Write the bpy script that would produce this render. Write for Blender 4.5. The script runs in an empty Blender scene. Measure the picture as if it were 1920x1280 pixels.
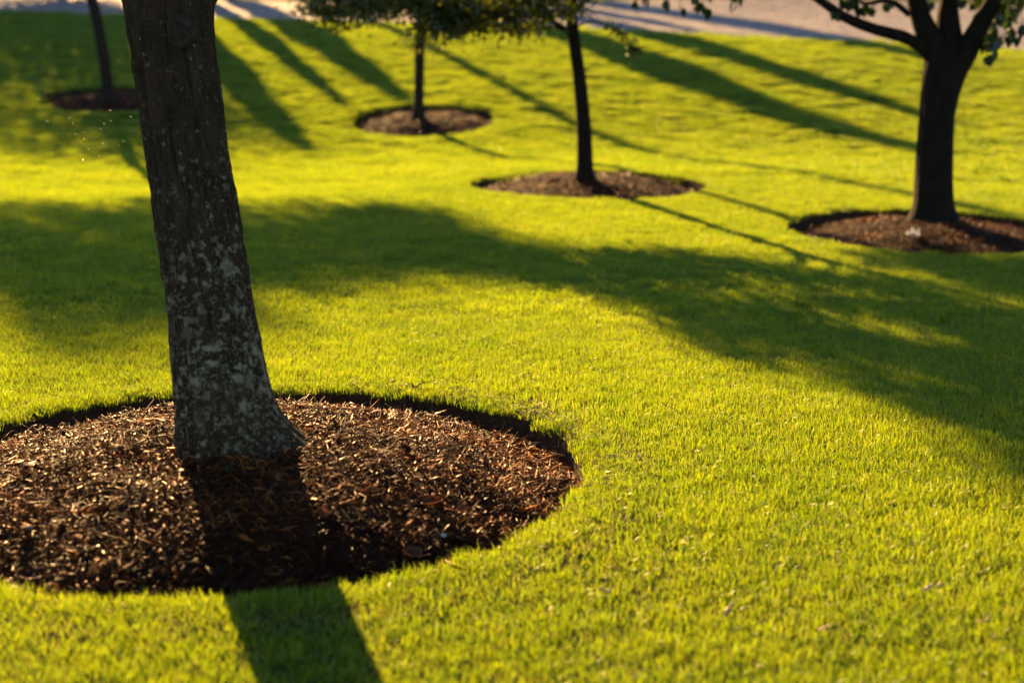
import bpy, math, random
import numpy as np
from mathutils import Vector, Matrix

# ------------------------------------------------------------------ camera, sky, sun, exposure
SC = bpy.context.scene
COL = SC.collection
R = math.radians
FPX = 2667.0                       # focal length in pixels of the 1920 px wide photograph (50 mm lens)
PITCH = R(13.1)
EYE = 1.55
SUN_AZ, SUN_EL = R(-19.0), R(18.0)  # low sun ahead of the camera, a little to the left

cam_data = bpy.data.cameras.new('camera')
cam = bpy.data.objects.new('camera', cam_data)
COL.objects.link(cam)
cam.location = (0, 0, EYE)
cam.rotation_euler = (math.pi / 2 - PITCH, 0, 0)
cam_data.lens = 50.0
cam_data.sensor_width = 36.0
cam_data.clip_start = 0.1
cam_data.clip_end = 500
cam_data.dof.use_dof = True
cam_data.dof.focus_distance = 5.6
cam_data.dof.aperture_fstop = 1.65
SC.camera = cam

world = bpy.data.worlds.new('World')
SC.world = world
world.use_nodes = True
wn = world.node_tree.nodes
bg = wn['Background']
sky = wn.new('ShaderNodeTexSky')
sky.sky_type = 'NISHITA'
sky.sun_disc = False
sky.sun_elevation = SUN_EL
sky.sun_rotation = SUN_AZ
sky.dust_density = 0.4
sky.air_density = 0.75
sky.ozone_density = 2.0
world.node_tree.links.new(sky.outputs[0], bg.inputs[0])
bg.inputs[1].default_value = 0.05

sun_data = bpy.data.lights.new('sun', 'SUN')
sun_data.energy = 5.0
sun_data.angle = R(0.5)
sun_data.color = (1.0, 0.605, 0.23)
sun = bpy.data.objects.new('sun', sun_data)
COL.objects.link(sun)
SUN_DIR = Vector((math.sin(SUN_AZ) * math.cos(SUN_EL), math.cos(SUN_AZ) * math.cos(SUN_EL), math.sin(SUN_EL)))
sun.rotation_euler = SUN_DIR.to_track_quat('Z', 'Y').to_euler()
sun.location = SUN_DIR * 60

SC.view_settings.view_transform = 'Standard'
SC.view_settings.look = 'None'
SC.view_settings.gamma = 1.0
SC.view_settings.use_curve_mapping = False
SC.view_settings.exposure = 1.98
SC.render.engine = 'CYCLES'
SC.cycles.max_bounces = 6
SC.cycles.diffuse_bounces = 3
SC.cycles.transmission_bounces = 4
SC.cycles.sample_clamp_indirect = 4.0

rng = np.random.default_rng(7)
random.seed(7)


def at(px, py, depth):
    """World point seen at a pixel of the photograph, at a depth along the lens axis."""
    r = (px - 960) / FPX * depth
    u = -(py - 640) / FPX * depth
    return np.array([r, depth * math.cos(PITCH) + u * math.sin(PITCH),
                     EYE - depth * math.sin(PITCH) + u * math.cos(PITCH)])


# ------------------------------------------------------------------ noise
def _hash(ix, iy, iz, seed):
    n = (ix * 374761393 + iy * 668265263 + iz * 2147483647 + seed * 974634777).astype(np.int64) & 0xffffffff
    n = ((n ^ (n >> 13)) * 1274126177) & 0xffffffff
    n = n ^ (n >> 16)
    return (n & 0xffff) / 65535.0


def vnoise(x, y, z=0.0, seed=0):
    x, y, z = np.broadcast_arrays(np.asarray(x, float), np.asarray(y, float), np.asarray(z, float))
    ix, iy, iz = np.floor(x).astype(np.int64), np.floor(y).astype(np.int64), np.floor(z).astype(np.int64)
    fx, fy, fz = x - ix, y - iy, z - iz
    fx, fy, fz = (f * f * (3 - 2 * f) for f in (fx, fy, fz))
    o = 0
    for a in (0, 1):
        for b in (0, 1):
            for c in (0, 1):
                o = o + _hash(ix + a, iy + b, iz + c, seed) * np.where(a, fx, 1 - fx) * np.where(b, fy, 1 - fy) * np.where(c, fz, 1 - fz)
    return o * 2 - 1


# ------------------------------------------------------------------ terrain
_CT = [(435, 885, 4.92), (435, 728, 6.1), (435, 1118, 3.75), (1752, 435, 12.2), (1752, 395, 13.35), (1752, 485, 11.04),
       (1100, 343, 15.1), (1100, 318, 16.27), (1100, 375, 13.93), (790, 228, 23.7), (795, 200, 24.8), (795, 260, 22.55),
       (205, 188, 25.6), (205, 168, 26.7), (205, 212, 24.5), (0, 20, 38), (600, 38, 36), (1160, 55, 33), (1720, 82, 29), (1920, 95, 27.5)]
_P = [at(*c) for c in _CT]
EDGE = [(-30.0, 41.0), (-22.0, 40.2)] + [(p[0], p[1]) for p in _P[15:]] + [(14.0, 23.6), (20.0, 16.5)]   # lawn edge along the path
for q in _P[15:20]:
    _P.append(q + np.array([0.5, 8, .55]))
    _P.append(q + np.array([1, 30, 2.4]))
_P += [np.array(p) for p in [(-4, 0, .0), (4, 0, 0.), (0, -8, .0), (3, 4, .0), (0, 3, .0), (9, 5, -.1), (-8, 5, .1), (0, 9, -.13),
                             (-5, 12, -.1), (-2.5, 18.5, -.5), (4, 20, -.45), (-40, 40, 2.5), (40, 30, 0.2), (-25, 10, .8),
                             (25, 8, -.3), (-70, 110, 6.5), (70, 110, 4.5), (0, 130, 7.5), (-60, -15, .6), (60, -15, -.5)]]
_P = np.array(_P)


def _rb(d2):
    return np.where(d2 > 0, 0.5 * d2 * np.log(np.maximum(d2, 1e-12)), 0)


_n = len(_P)
_K = _rb(((_P[:, None, :2] - _P[None, :, :2]) ** 2).sum(-1)) + np.eye(_n) * 2.0
_A = np.zeros((_n + 3, _n + 3))
_A[:_n, :_n] = _K
_A[:_n, _n] = 1
_A[:_n, _n + 1:] = _P[:, :2]
_A[_n, :_n] = 1
_A[_n + 1:, :_n] = _P[:, :2].T
_W = np.linalg.solve(_A, np.r_[_P[:, 2], 0, 0, 0])


def hz(x, y):
    x = np.asarray(x, float)
    y = np.asarray(y, float)
    o = _W[_n] + _W[_n + 1] * x + _W[_n + 2] * y
    for i in range(_n):
        o = o + _W[i] * _rb((x - _P[i, 0]) ** 2 + (y - _P[i, 1]) ** 2)
    far = np.clip((y - 4) / 10, 0, 1)
    o = o + (.010 + .001 * far) * vnoise(x * .9, y * .9, 3.1, 5) + (.005 - .001 * far) * vnoise(x * 2.3, y * 2.3, 1.7, 6)
    return o


def ground_at(px, py):
    """Point of the lawn under a pixel of the photograph."""
    t = np.linspace(2.5, 60, 8000)
    d = at(px, py, 1.0) - np.array([0, 0, EYE])
    p = np.array([0, 0, EYE]) + t[:, None] * d
    return p[np.argmax(p[:, 2] < hz(p[:, 0], p[:, 1]))]


def edge_y(x):
    e = np.array(EDGE)
    return np.interp(x, e[:, 0], e[:, 1])


# rings of mulch: centre x, y and radius
BED_R = 1.195
BEDS = [at(467, 890, 4.92)[:2], at(1752, 435, 12.2)[:2], at(1102, 343, 15.1)[:2], at(794, 228, 23.7)[:2], at(205, 190, 25.6)[:2]]


def bed_radius(i, th):
    r = BED_R * (1.0 if i == 0 else 1.07) * (1 + .012 * np.sin(2 * th + i) + .010 * np.sin(3 * th + 2.1 * i + .5) + .006 * np.sin(7 * th + i))
    return r + .020 * vnoise(np.cos(th) * 5, np.sin(th) * 5, i * 3.3, 9) + (.012 if i == 0 else .004) * vnoise(np.cos(th) * 16, np.sin(th) * 16, i * 3.3, 10)


# ------------------------------------------------------------------ mesh helpers
def mk(name, V, quads=None, tris=None, mat=None, parent=None, smooth=False, attrs=None, link=True, loc=None):
    V = np.asarray(V, np.float32).reshape(-1, 3)
    q = np.asarray(quads, np.int32).reshape(-1, 4) if quads is not None and len(quads) else np.zeros((0, 4), np.int32)
    t = np.asarray(tris, np.int32).reshape(-1, 3) if tris is not None and len(tris) else np.zeros((0, 3), np.int32)
    me = bpy.data.meshes.new(name)
    me.vertices.add(len(V))
    me.vertices.foreach_set('co', V.ravel())
    li = np.r_[q.ravel(), t.ravel()].astype(np.int32)
    me.loops.add(len(li))
    me.loops.foreach_set('vertex_index', li)
    n = len(q) + len(t)
    me.polygons.add(n)
    st = np.r_[np.arange(len(q)) * 4, len(q) * 4 + np.arange(len(t)) * 3].astype(np.int32)
    me.polygons.foreach_set('loop_start', st)
    me.polygons.foreach_set('loop_total', np.r_[np.full(len(q), 4), np.full(len(t), 3)].astype(np.int32))
    if smooth:
        me.polygons.foreach_set('use_smooth', np.ones(n, bool))
    for k, a in (attrs or {}).items():
        at_ = me.attributes.new(k, 'FLOAT', 'POINT')
        at_.data.foreach_set('value', np.asarray(a, np.float32).ravel())
    me.update(calc_edges=True)
    me.validate()
    o = bpy.data.objects.new(name, me)
    if mat:
        me.materials.append(mat)
    if link:
        COL.objects.link(o)
    if parent is not None:
        o.parent = parent
    if loc is not None:
        o.location = loc
    return o


def thing(name, label, cat, loc, group=None):
    o = bpy.data.objects.new(name, None)
    o.empty_display_size = .2
    COL.objects.link(o)
    o.location = [float(v) for v in loc]
    return tag(o, label, cat, group)


def tag(o, label, cat, group=None):
    o['label'] = label
    o['category'] = cat
    if group:
        o['group'] = group
    return o


def kind(o, k):
    o['kind'] = k
    return o


class MB:
    """Collects pieces of geometry into one mesh."""
    def __init__(s):
        s.V, s.Q, s.T, s.tint, s.n = [], [], [], [], 0

    def add(s, V, Q=None, T=None, tint=0.5):
        V = np.asarray(V, float).reshape(-1, 3)
        if Q is not None and len(Q):
            s.Q.append(np.asarray(Q).reshape(-1, 4) + s.n)
        if T is not None and len(T):
            s.T.append(np.asarray(T).reshape(-1, 3) + s.n)
        s.V.append(V)
        s.tint.append(np.broadcast_to(np.asarray(tint, float), (len(V),)))
        s.n += len(V)
        return s

    def build(s, name, mat, parent=None, smooth=False, link=True, loc=None):
        return mk(name, np.concatenate(s.V), np.concatenate(s.Q) if s.Q else None, np.concatenate(s.T) if s.T else None,
                  mat, parent, smooth, {'tint': np.concatenate(s.tint)}, link, loc)


def spline(pts, n):
    """Smooth resample of a polyline (Catmull-Rom)."""
    P = np.asarray(pts, float)
    P = np.vstack([2 * P[0] - P[1], P, 2 * P[-1] - P[-2]])
    m = len(P) - 3
    out = []
    for u in np.linspace(0, m - 1e-6, n):
        i = int(u)
        t = u - i
        a, b, c, d = P[i], P[i + 1], P[i + 2], P[i + 3]
        out.append(.5 * (2 * b + (c - a) * t + (2 * a - 5 * b + 4 * c - d) * t * t + (3 * b - a - 3 * c + d) * t ** 3))
    return np.array(out)


def tube(pts, rads, seg=8, rough=0.0, seed=0, cap=True):
    """Tapered tube along points; returns verts, quads, tris."""
    P = np.asarray(pts, float)
    n = len(P)
    rads = np.broadcast_to(np.asarray(rads, float), (n,))
    T = np.gradient(P, axis=0)
    T /= np.linalg.norm(T, axis=1)[:, None] + 1e-9
    ref = np.array([0, 1.0, 0]) if abs(T[0, 1]) < .8 else np.array([1.0, 0, 0])
    th = np.arange(seg) / seg * 2 * math.pi
    V = []
    for i in range(n):
        u = ref - T[i] * ref.dot(T[i])
        u /= np.linalg.norm(u) + 1e-9
        ref = u
        w = np.cross(T[i], u)
        r = rads[i] * (1 + (rough * vnoise(np.cos(th) * 2.2, np.sin(th) * 2.2, i * .6, seed) if rough else 0))
        V.append(P[i] + np.cos(th)[:, None] * u * np.reshape(r, (-1, 1)) + np.sin(th)[:, None] * w * np.reshape(r, (-1, 1)))
    V = np.concatenate(V)
    i = np.arange(n - 1)[:, None] * seg
    j = np.arange(seg)[None]
    k = (j + 1) % seg
    Q = np.stack([i + j, i + k, i + seg + k, i + seg + j], -1).reshape(-1, 4)
    Tt = []
    if cap:
        V = np.vstack([V, P[-1] + T[-1] * rads[-1] * .5])
        e = len(V) - 1
        b = (n - 1) * seg
        Tt = [(b + a, b + (a + 1) % seg, e) for a in range(seg)]
    return V, Q, Tt


def leaves(mb, C, axis, length, width, r=None, fold=.25):
    """Many small folded leaves: two triangles each."""
    r = r or rng
    n = len(C)
    axis = axis / (np.linalg.norm(axis, axis=1)[:, None] + 1e-9)
    rd = r.normal(size=(n, 3))
    side = np.cross(axis, rd)
    side /= np.linalg.norm(side, axis=1)[:, None] + 1e-9
    nor = np.cross(side, axis)
    L = np.broadcast_to(length, (n,))[:, None]
    Wd = np.broadcast_to(width, (n,))[:, None]
    b = C
    tip = C + axis * L
    m = C + axis * L * .45
    l = m + side * Wd * .5 + nor * Wd * fold
    rr = m - side * Wd * .5 + nor * Wd * fold
    V = np.stack([b, l, tip, rr], 1).reshape(-1, 3)
    o = np.arange(n)[:, None] * 4
    T = np.stack([np.hstack([o, o + 2, o + 1]), np.hstack([o, o + 3, o + 2])], 1).reshape(-1, 3)
    mb.add(V, None, T, np.repeat(r.random(n), 4))


# ------------------------------------------------------------------ materials
class NT:
    def __init__(s, name):
        s.m = bpy.data.materials.new(name)
        s.m.use_nodes = True
        s.t = s.m.node_tree
        s.t.nodes.clear()
        s.out = s.n('OutputMaterial')

    def n(s, kind_, **kw):
        nd = s.t.nodes.new('ShaderNode' + kind_)
        for k, v in kw.items():
            setattr(nd, k, v)
        return nd

    def l(s, a, b):
        s.t.links.new(a, b)
        return s

    def val(s, sock, v):
        if isinstance(v, (int, float, tuple, list)):
            sock.default_value = v
        else:
            s.l(v, sock)

    def math(s, op, a, b=0.0, c=0.0, clamp=False):
        nd = s.n('Math', operation=op, use_clamp=clamp)
        s.val(nd.inputs[0], a)
        s.val(nd.inputs[1], b)
        s.val(nd.inputs[2], c)
        return nd.outputs[0]

    def mix(s, f, a, b, blend='MIX'):
        nd = s.n('Mix', data_type='RGBA', blend_type=blend)
        s.val(nd.inputs[0], f)
        s.val(nd.inputs[6], (*a, 1) if isinstance(a, tuple) and len(a) == 3 else a)
        s.val(nd.inputs[7], (*b, 1) if isinstance(b, tuple) and len(b) == 3 else b)
        return nd.outputs[2]

    def attr(s, name):
        return s.n('Attribute', attribute_name=name).outputs['Fac']

    def noise(s, scale, detail=3, rough=.55, vec=None, dist=0.0):
        nd = s.n('TexNoise')
        nd.inputs['Scale'].default_value = scale
        nd.inputs['Detail'].default_value = detail
        nd.inputs['Roughness'].default_value = rough
        nd.inputs['Distortion'].default_value = dist
        if vec is not None:
            s.l(vec, nd.inputs['Vector'])
        return nd.outputs[0]

    def ramp(s, fac, stops, interp='LINEAR'):
        nd = s.n('ValToRGB')
        nd.color_ramp.interpolation = interp
        els = nd.color_ramp.elements
        while len(els) < len(stops):
            els.new(.5)
        for e, (p, c) in zip(els, stops):
            e.position = p
            e.color = (*c, 1) if isinstance(c, tuple) else (c, c, c, 1)
        s.val(nd.inputs[0], fac)
        return nd.outputs[0]

    def mapped(s, vec, scale):
        nd = s.n('Mapping')
        s.l(vec, nd.inputs[0])
        nd.inputs['Scale'].default_value = scale
        return nd.outputs[0]

    def bump(s, h, strength=.5, dist=.01):
        nd = s.n('Bump')
        nd.inputs['Strength'].default_value = strength
        nd.inputs['Distance'].default_value = dist
        s.l(h, nd.inputs['Height'])
        return nd.outputs[0]

    def principled(s, color, rough=.8, spec=.3, normal=None):
        p = s.n('BsdfPrincipled')
        s.val(p.inputs['Base Color'], (*color, 1) if isinstance(color, tuple) and len(color) == 3 else color)
        s.val(p.inputs['Roughness'], rough)
        s.val(p.inputs['Specular IOR Level'], spec)
        if normal is not None:
            s.l(normal, p.inputs['Normal'])
        s.l(p.outputs[0], s.out.inputs[0])
        return s.m

    def leafy(s, col, trans, fac=.5, gloss=.06, rough=.4):
        """Thin leaf: diffuse + translucent + a little gloss."""
        d = s.n('BsdfDiffuse')
        s.val(d.inputs[0], col)
        t = s.n('BsdfTranslucent')
        s.val(t.inputs[0], trans)
        m = s.n('MixShader')
        m.inputs[0].default_value = fac
        s.l(d.outputs[0], m.inputs[1]).l(t.outputs[0], m.inputs[2])
        g = s.n('BsdfGlossy')
        g.inputs['Roughness'].default_value = rough
        g.inputs['Color'].default_value = (.9, .9, .85, 1)
        m2 = s.n('MixShader')
        m2.inputs[0].default_value = gloss
        s.l(m.outputs[0], m2.inputs[1]).l(g.outputs[0], m2.inputs[2])
        s.l(m2.outputs[0], s.out.inputs[0])
        return s.m


def mat_grass():
    s = NT('grass_blade')
    pos = s.n('NewGeometry').outputs['Position']
    big = s.noise(.8, 3, .6, pos)
    mid = s.noise(3.5, 3, .6, pos)
    t = s.attr('tint')
    rnd = s.n('ObjectInfo').outputs['Random']
    f = s.math('ADD', s.math('MULTIPLY', t, .42), s.math('MULTIPLY', s.math('ADD', big, mid), .44))
    f = s.math('SUBTRACT', s.math('ADD', f, s.math('MULTIPLY', rnd, .18)), .04)
    c = s.ramp(f, [(.26, (.006, .070, .008)), (.60, (.018, .130, .009)), (.95, (.045, .170, .010))])
    tr = s.ramp(f, [(.26, (.080, .22, .003)), (.58, (.285, .42, .004)), (.95, (.50, .58, .005))])
    dry = s.math('GREATER_THAN', t, .945)
    c = s.mix(dry, c, (.22, .15, .055))
    tr = s.mix(dry, tr, (.24, .16, .06))
    return s.leafy(c, tr, .62, .05, .35)


def mat_leaf(name, dark, light, trans, fac=.45, gloss=.05):
    s = NT(name)
    t = s.attr('tint')
    c = s.mix(t, dark, light)
    tr = s.mix(t, tuple(v * .6 for v in trans), trans)
    return s.leafy(c, tr, fac, gloss, .4)


def mat_bark(name, dark, light, lichen=0.0, scale=1.0):
    s = NT(name)
    obj = s.n('TexCoord').outputs['Object']
    v = s.mapped(obj, (1, 1, .16))
    fine = s.noise(70 * scale, 5, .65, v)
    mid = s.noise(18 * scale, 4, .6, v)
    f = s.math('ADD', s.math('MULTIPLY', fine, .55), s.math('MULTIPLY', mid, .45))
    c = s.ramp(f, [(.32, dark), (.68, light)])
    moss = s.noise(6, 4, .6, obj)
    c = s.mix(s.ramp(moss, [(.45, 0.0), (.7, .5)]), c, (.018, .019, .005))
    h = f
    if lichen:
        z = s.n('SeparateXYZ')
        s.l(obj, z.inputs[0])
        low = s.ramp(s.math('MULTIPLY', z.outputs[2], .62), [(.0, .72), (.14, 1.0), (.34, .88), (.60, .66), (.9, .52)])
        warp = s.n('VectorMath', operation='ADD')
        wv = s.n('TexNoise')
        wv.inputs['Scale'].default_value = 45
        s.l(obj, wv.inputs['Vector'])
        sc_ = s.n('VectorMath', operation='SCALE')
        s.l(wv.outputs['Color'], sc_.inputs[0])
        sc_.inputs['Scale'].default_value = .022
        s.l(obj, warp.inputs[0])
        s.l(sc_.outputs[0], warp.inputs[1])
        tot = None
        for sc, off, w in ((19, .03, .9), (38, .01, 1.0), (80, .015, .7)):
            nz = s.noise(sc, 2.5, .5, warp.outputs[0])
            d = s.math('SUBTRACT', nz, s.math('SUBTRACT', .80 + off, s.math('MULTIPLY', low, .30)))
            e = s.math('MULTIPLY', d, 8, clamp=True)
            tot = s.math('MULTIPLY', e, w) if tot is None else s.math('MAXIMUM', tot, s.math('MULTIPLY', e, w))
        clump = s.noise(6, 4, .6, obj)
        tot = s.math('MULTIPLY', tot, s.ramp(clump, [(.32, .25), (.5, 1.0)]))
        tot = s.math('MULTIPLY', tot, lichen)
        lc = s.mix(s.noise(60, 3, .6, obj), (.22, .175, .095), (.48, .40, .245))
        c = s.mix(tot, c, lc)
        h = s.math('ADD', f, s.math('MULTIPLY', tot, .35))
    return s.principled(c, .9, .15, s.bump(h, 1.0, .02))


def mat_tinted(name, stops, rough=.6, spec=.4, nscale=120, attr='tint', spec_tint=None):
    s = NT(name)
    pos = s.n('NewGeometry').outputs['Position']
    t = s.math('ADD', s.math('MULTIPLY', s.attr(attr), .85), s.math('MULTIPLY', s.noise(nscale, 3, .6, pos), .15))
    s.principled(s.ramp(t, stops), rough, spec)
    if spec_tint:
        next(n for n in s.t.nodes if n.type == 'BSDF_PRINCIPLED').inputs['Specular Tint'].default_value = (*spec_tint, 1)
    return s.m


def mat_soil(name, a, b, rough=.95):
    s = NT(name)
    pos = s.n('NewGeometry').outputs['Position']
    f = s.noise(28, 6, .7, pos)
    return s.principled(s.ramp(f, [(.3, a), (.7, b)]), rough, .1, s.bump(f, .9, .02))


def mat_turf():
    s = NT('turf')
    pos = s.n('NewGeometry').outputs['Position']
    f = s.noise(9, 6, .7, pos)
    return s.principled(s.ramp(f, [(.3, (.030, .045, .008)), (.7, (.060, .080, .012))]), .95, .05, s.bump(s.noise(60, 4, .7, pos), 1, .03))


M = dict(
    grass=mat_grass(), turf=mat_turf(),
    bark_old=mat_bark('bark_lichen', (.020, .011, .005), (.098, .057, .025), .9),
    bark=mat_bark('bark_dark', (.007, .005, .003), (.030, .020, .013)),
    bark_thin=mat_bark('bark_young', (.018, .011, .007), (.060, .038, .024), 0, 1.6),
    leaf=mat_leaf('leaf_green', (.010, .028, .007), (.024, .052, .012), (.045, .080, .007)),
    leaf_small=mat_leaf('leaf_small', (.022, .040, .008), (.050, .070, .012), (.17, .21, .010), .5, .06),
    conifer=mat_leaf('conifer_green', (.012, .028, .010), (.030, .055, .016), (.05, .08, .01), .25, .03),
    soil=mat_soil('mulch_soil', (.010, .005, .003), (.055, .024, .011)),
    bank=mat_soil('cut_bank', (.030, .018, .010), (.095, .058, .030)),
    chips=mat_tinted('shredded_bark', [(.0, (.010, .004, .0018)), (.42, (.095, .030, .008)), (.72, (.380, .120, .028)), (.97, (.760, .330, .090))], .46, .10, spec_tint=(1, .56, .26)),
    straw=mat_tinted('dry_straw', [(.0, (.10, .065, .03)), (1, (.38, .28, .13))], .6, .3),
    paver=mat_tinted('paver_concrete', [(.0, (.175, .15, .145)), (.5, (.245, .215, .21)), (1, (.31, .275, .27))], .75, .3, 60),
    sand=mat_soil('joint_sand', (.10, .075, .055), (.20, .15, .11)),
)

# ------------------------------------------------------------------ the ground
xs = np.concatenate([np.arange(-110, -45, 8), np.arange(-45, -9, 1.5), np.arange(-9, 9, .12), np.arange(9, 45, 1.5), np.arange(45, 111, 8)])
ys = np.concatenate([np.arange(-40, -8, 4), np.arange(-8, 2, 1), np.arange(2, 29, .14), np.arange(29, 44, .5), np.arange(44, 150, 4)])
gx, gy = np.meshgrid(xs, ys)
gz = hz(gx, gy)
for i, (cx, cy) in enumerate(BEDS):
    rr = np.hypot(gx - cx, gy - cy)
    gz = np.where(rr < bed_radius(i, np.arctan2(gy - cy, gx - cx)) + .05, gz - .30, gz)
under_path = (gy > edge_y(gx) + .12) & (gy < edge_y(gx) + np.interp(gx, (-5, 3), (6.8, 12.6))) & (np.abs(gx) < 24)
gz = np.where(under_path, gz - .12, gz)
nx, ny = len(xs), len(ys)
ii = np.arange(ny - 1)[:, None] * nx
jj = np.arange(nx - 1)[None]
Q = np.stack([ii + jj, ii + jj + 1, ii + nx + jj + 1, ii + nx + jj], -1).reshape(-1, 4)
kind(mk('lawn_ground', np.stack([gx, gy, gz], -1), Q, None, M['turf'], smooth=True), 'structure')

# ------------------------------------------------------------------ grass (one mass of blades)
src = bpy.data.collections.new('grass_tufts')      # source meshes only, not part of the scene


def tuft(name, radius, n, hmin, hmax, wmin, wmax, seed, droop=.35):
    r = np.random.default_rng(seed)
    a = r.random(n) * 2 * math.pi
    d = radius * np.sqrt(r.random(n))
    b = np.stack([np.cos(a) * d, np.sin(a) * d, np.full(n, -.012)], 1)
    h = hmin + (hmax - hmin) * r.random(n) ** 1.2
    w = wmin + (wmax - wmin) * r.random(n)
    la = r.random(n) * 2 * math.pi
    lean = np.abs(r.normal(0, droop, n)) + .08
    ld = np.stack([np.cos(la), np.sin(la), np.zeros(n)], 1)
    fa = r.random(n) * 2 * math.pi
    sd = np.stack([np.cos(fa), np.sin(fa), np.zeros(n)], 1)
    up = np.array([0, 0, 1.0])
    m = b + up * (h * .58)[:, None] + ld * (h * lean * .35)[:, None]
    t = b + up * (h * (1 - .25 * lean))[:, None] + ld * (h * lean)[:, None]
    V = np.stack([b - sd * w[:, None] * .5, b + sd * w[:, None] * .5, m + sd * w[:, None] * .42, m - sd * w[:, None] * .42, t], 1).reshape(-1, 3)
    o = np.arange(n)[:, None] * 5
    q = np.hstack([o, o + 1, o + 2, o + 3])
    tr = np.hstack([o + 3, o + 2, o + 4])
    ob = mk(name, V, q, tr, M['grass'], link=False, attrs={'tint': np.repeat(r.random(n), 5)})
    src.objects.link(ob)


for k in range(8):
    tuft('tuft_a%d' % k, .065, 84, .024, .046, .0016, .0030, 100 + k, .45)
for k in range(6):
    tuft('tuft_b%d' % k, .15, 260, .027, .046, .0024, .0042, 200 + k, .42)
for k in range(6):
    tuft('tuft_c%d' % k, .34, 800, .030, .046, .0038, .0066, 300 + k, .42)


def scatter(y0, y1, dens, half, xpad):
    xw = half * y1 + xpad
    c = 1 / math.sqrt(dens)                       # jittered grid: no accidental gaps
    x, y = np.meshgrid(np.arange(-xw, xw, c), np.arange(y0, y1, c))
    x = (x + (rng.random(x.shape) - .5) * c * 1.25).ravel()
    y = (y + rng.random(y.shape) * c * 1.25).ravel()
    ok = np.abs(x) < half * y + xpad
    return x[ok], y[ok]


gpx, gpy, gid, gsc = [], [], [], []
for (y0, y1, dens, half, pad, a, b) in ((1.9, 7.6, 400, .42, 1.9, 0, 8), (7.6, 15.5, 90, .45, 2.4, 8, 14), (15.5, 42, 19, .52, 3.5, 14, 20)):
    x, y = scatter(y0, y1, dens, half, pad)
    s_ = .85 + .35 * rng.random(len(x)) + .22 * vnoise(x * 4.3, y * 4.3, .3, 21) * (y < 9) + .12 * vnoise(x * 2.1, y * 2.1, .3, 24) + .12 * vnoise(x * .7, y * .7, 4.2, 22)
    s_ = s_ * (1 + (.07 * vnoise(x * 1.1, y * 3.0, 8.2, 23) if y0 > 10 else 0))
    keep = y < edge_y(x) - .02 - (.1 if y0 > 10 else 0) * rng.random(len(x))
    for i, (cx, cy) in enumerate(BEDS):
        th = np.arctan2(y - cy, x - cx)
        rr = np.hypot(x - cx, y - cy)
        pad_ = {0: .035, 8: .07, 14: .17}[a]
        keep &= rr > bed_radius(i, th) + pad_ + .02 * rng.random(len(x))
    # thin, worn turf at a few spots beside the front bed
    dx, dy = x - ground_at(985, 770)[0], y - ground_at(985, 770)[1]
    keep &= ~((dx * dx / .12 + dy * dy / .05 < 1) & (rng.random(len(x)) < .55))
    gpx.append(x[keep]); gpy.append(y[keep]); gsc.append(s_[keep])
    gid.append(rng.integers(a, b, keep.sum()))
# a fringe along every cut edge so that the blades lean over the lip
for i, (cx, cy) in enumerate(BEDS):
    dist = math.hypot(cx, cy)
    n = 520 if dist < 8 else (260 if dist < 18 else 130)
    th = rng.random(n) * 2 * math.pi
    a, b, off = ((0, 8, .03), (8, 14, .10), (14, 20, .24))[0 if dist < 8 else (1 if dist < 18 else 2)]
    rr = bed_radius(i, th) + off - (.025 if dist < 8 else .02) + (.075 if dist < 8 else .12) * rng.random(n)
    gpx.append(cx + rr * np.cos(th)); gpy.append(cy + rr * np.sin(th))
    gsc.append(.8 + .3 * rng.random(n)); gid.append(rng.integers(a, b, n))
gpx, gpy, gsc, gid = map(np.concatenate, (gpx, gpy, gsc, gid))
N = len(gpx)
grass = mk('grass', np.stack([gpx, gpy, hz(gpx, gpy)], 1), None, None, None)
me = grass.data
at_ = me.attributes.new('tuft_id', 'INT', 'POINT')
at_.data.foreach_set('value', gid.astype(np.int32))
at_ = me.attributes.new('tuft_scale', 'FLOAT_VECTOR', 'POINT')
at_.data.foreach_set('vector', np.stack([.9 + .25 * rng.random(N), .9 + .25 * rng.random(N), gsc], 1).astype(np.float32).ravel())
at_ = me.attributes.new('tuft_turn', 'FLOAT_VECTOR', 'POINT')
at_.data.foreach_set('vector', np.stack([rng.normal(0, .08, N), rng.normal(0, .08, N), rng.random(N) * 6.283], 1).astype(np.float32).ravel())
ng = bpy.data.node_groups.new('grass_scatter', 'GeometryNodeTree')
ng.interface.new_socket('Geometry', in_out='INPUT', socket_type='NodeSocketGeometry')
ng.interface.new_socket('Geometry', in_out='OUTPUT', socket_type='NodeSocketGeometry')
gi, go = ng.nodes.new('NodeGroupInput'), ng.nodes.new('NodeGroupOutput')
ci = ng.nodes.new('GeometryNodeCollectionInfo')
ci.inputs['Collection'].default_value = src
ci.inputs['Separate Children'].default_value = True
ci.inputs['Reset Children'].default_value = True
ip = ng.nodes.new('GeometryNodeInstanceOnPoints')
ip.inputs['Pick Instance'].default_value = True


def named(nm, typ):
    nd = ng.nodes.new('GeometryNodeInputNamedAttribute')
    nd.data_type = typ
    nd.inputs['Name'].default_value = nm
    return nd.outputs['Attribute']


e2r = ng.nodes.new('FunctionNodeEulerToRotation')
ng.links.new(named('tuft_turn', 'FLOAT_VECTOR'), e2r.inputs[0])
ng.links.new(gi.outputs[0], ip.inputs['Points'])
ng.links.new(ci.outputs[0], ip.inputs['Instance'])
ng.links.new(named('tuft_id', 'INT'), ip.inputs['Instance Index'])
ng.links.new(e2r.outputs[0], ip.inputs['Rotation'])
ng.links.new(named('tuft_scale', 'FLOAT_VECTOR'), ip.inputs['Scale'])
ng.links.new(ip.outputs[0], go.inputs[0])
grass.modifiers.new('scatter', 'NODES').node_group = ng
kind(grass, 'stuff')
print('grass tufts', N)

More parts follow.
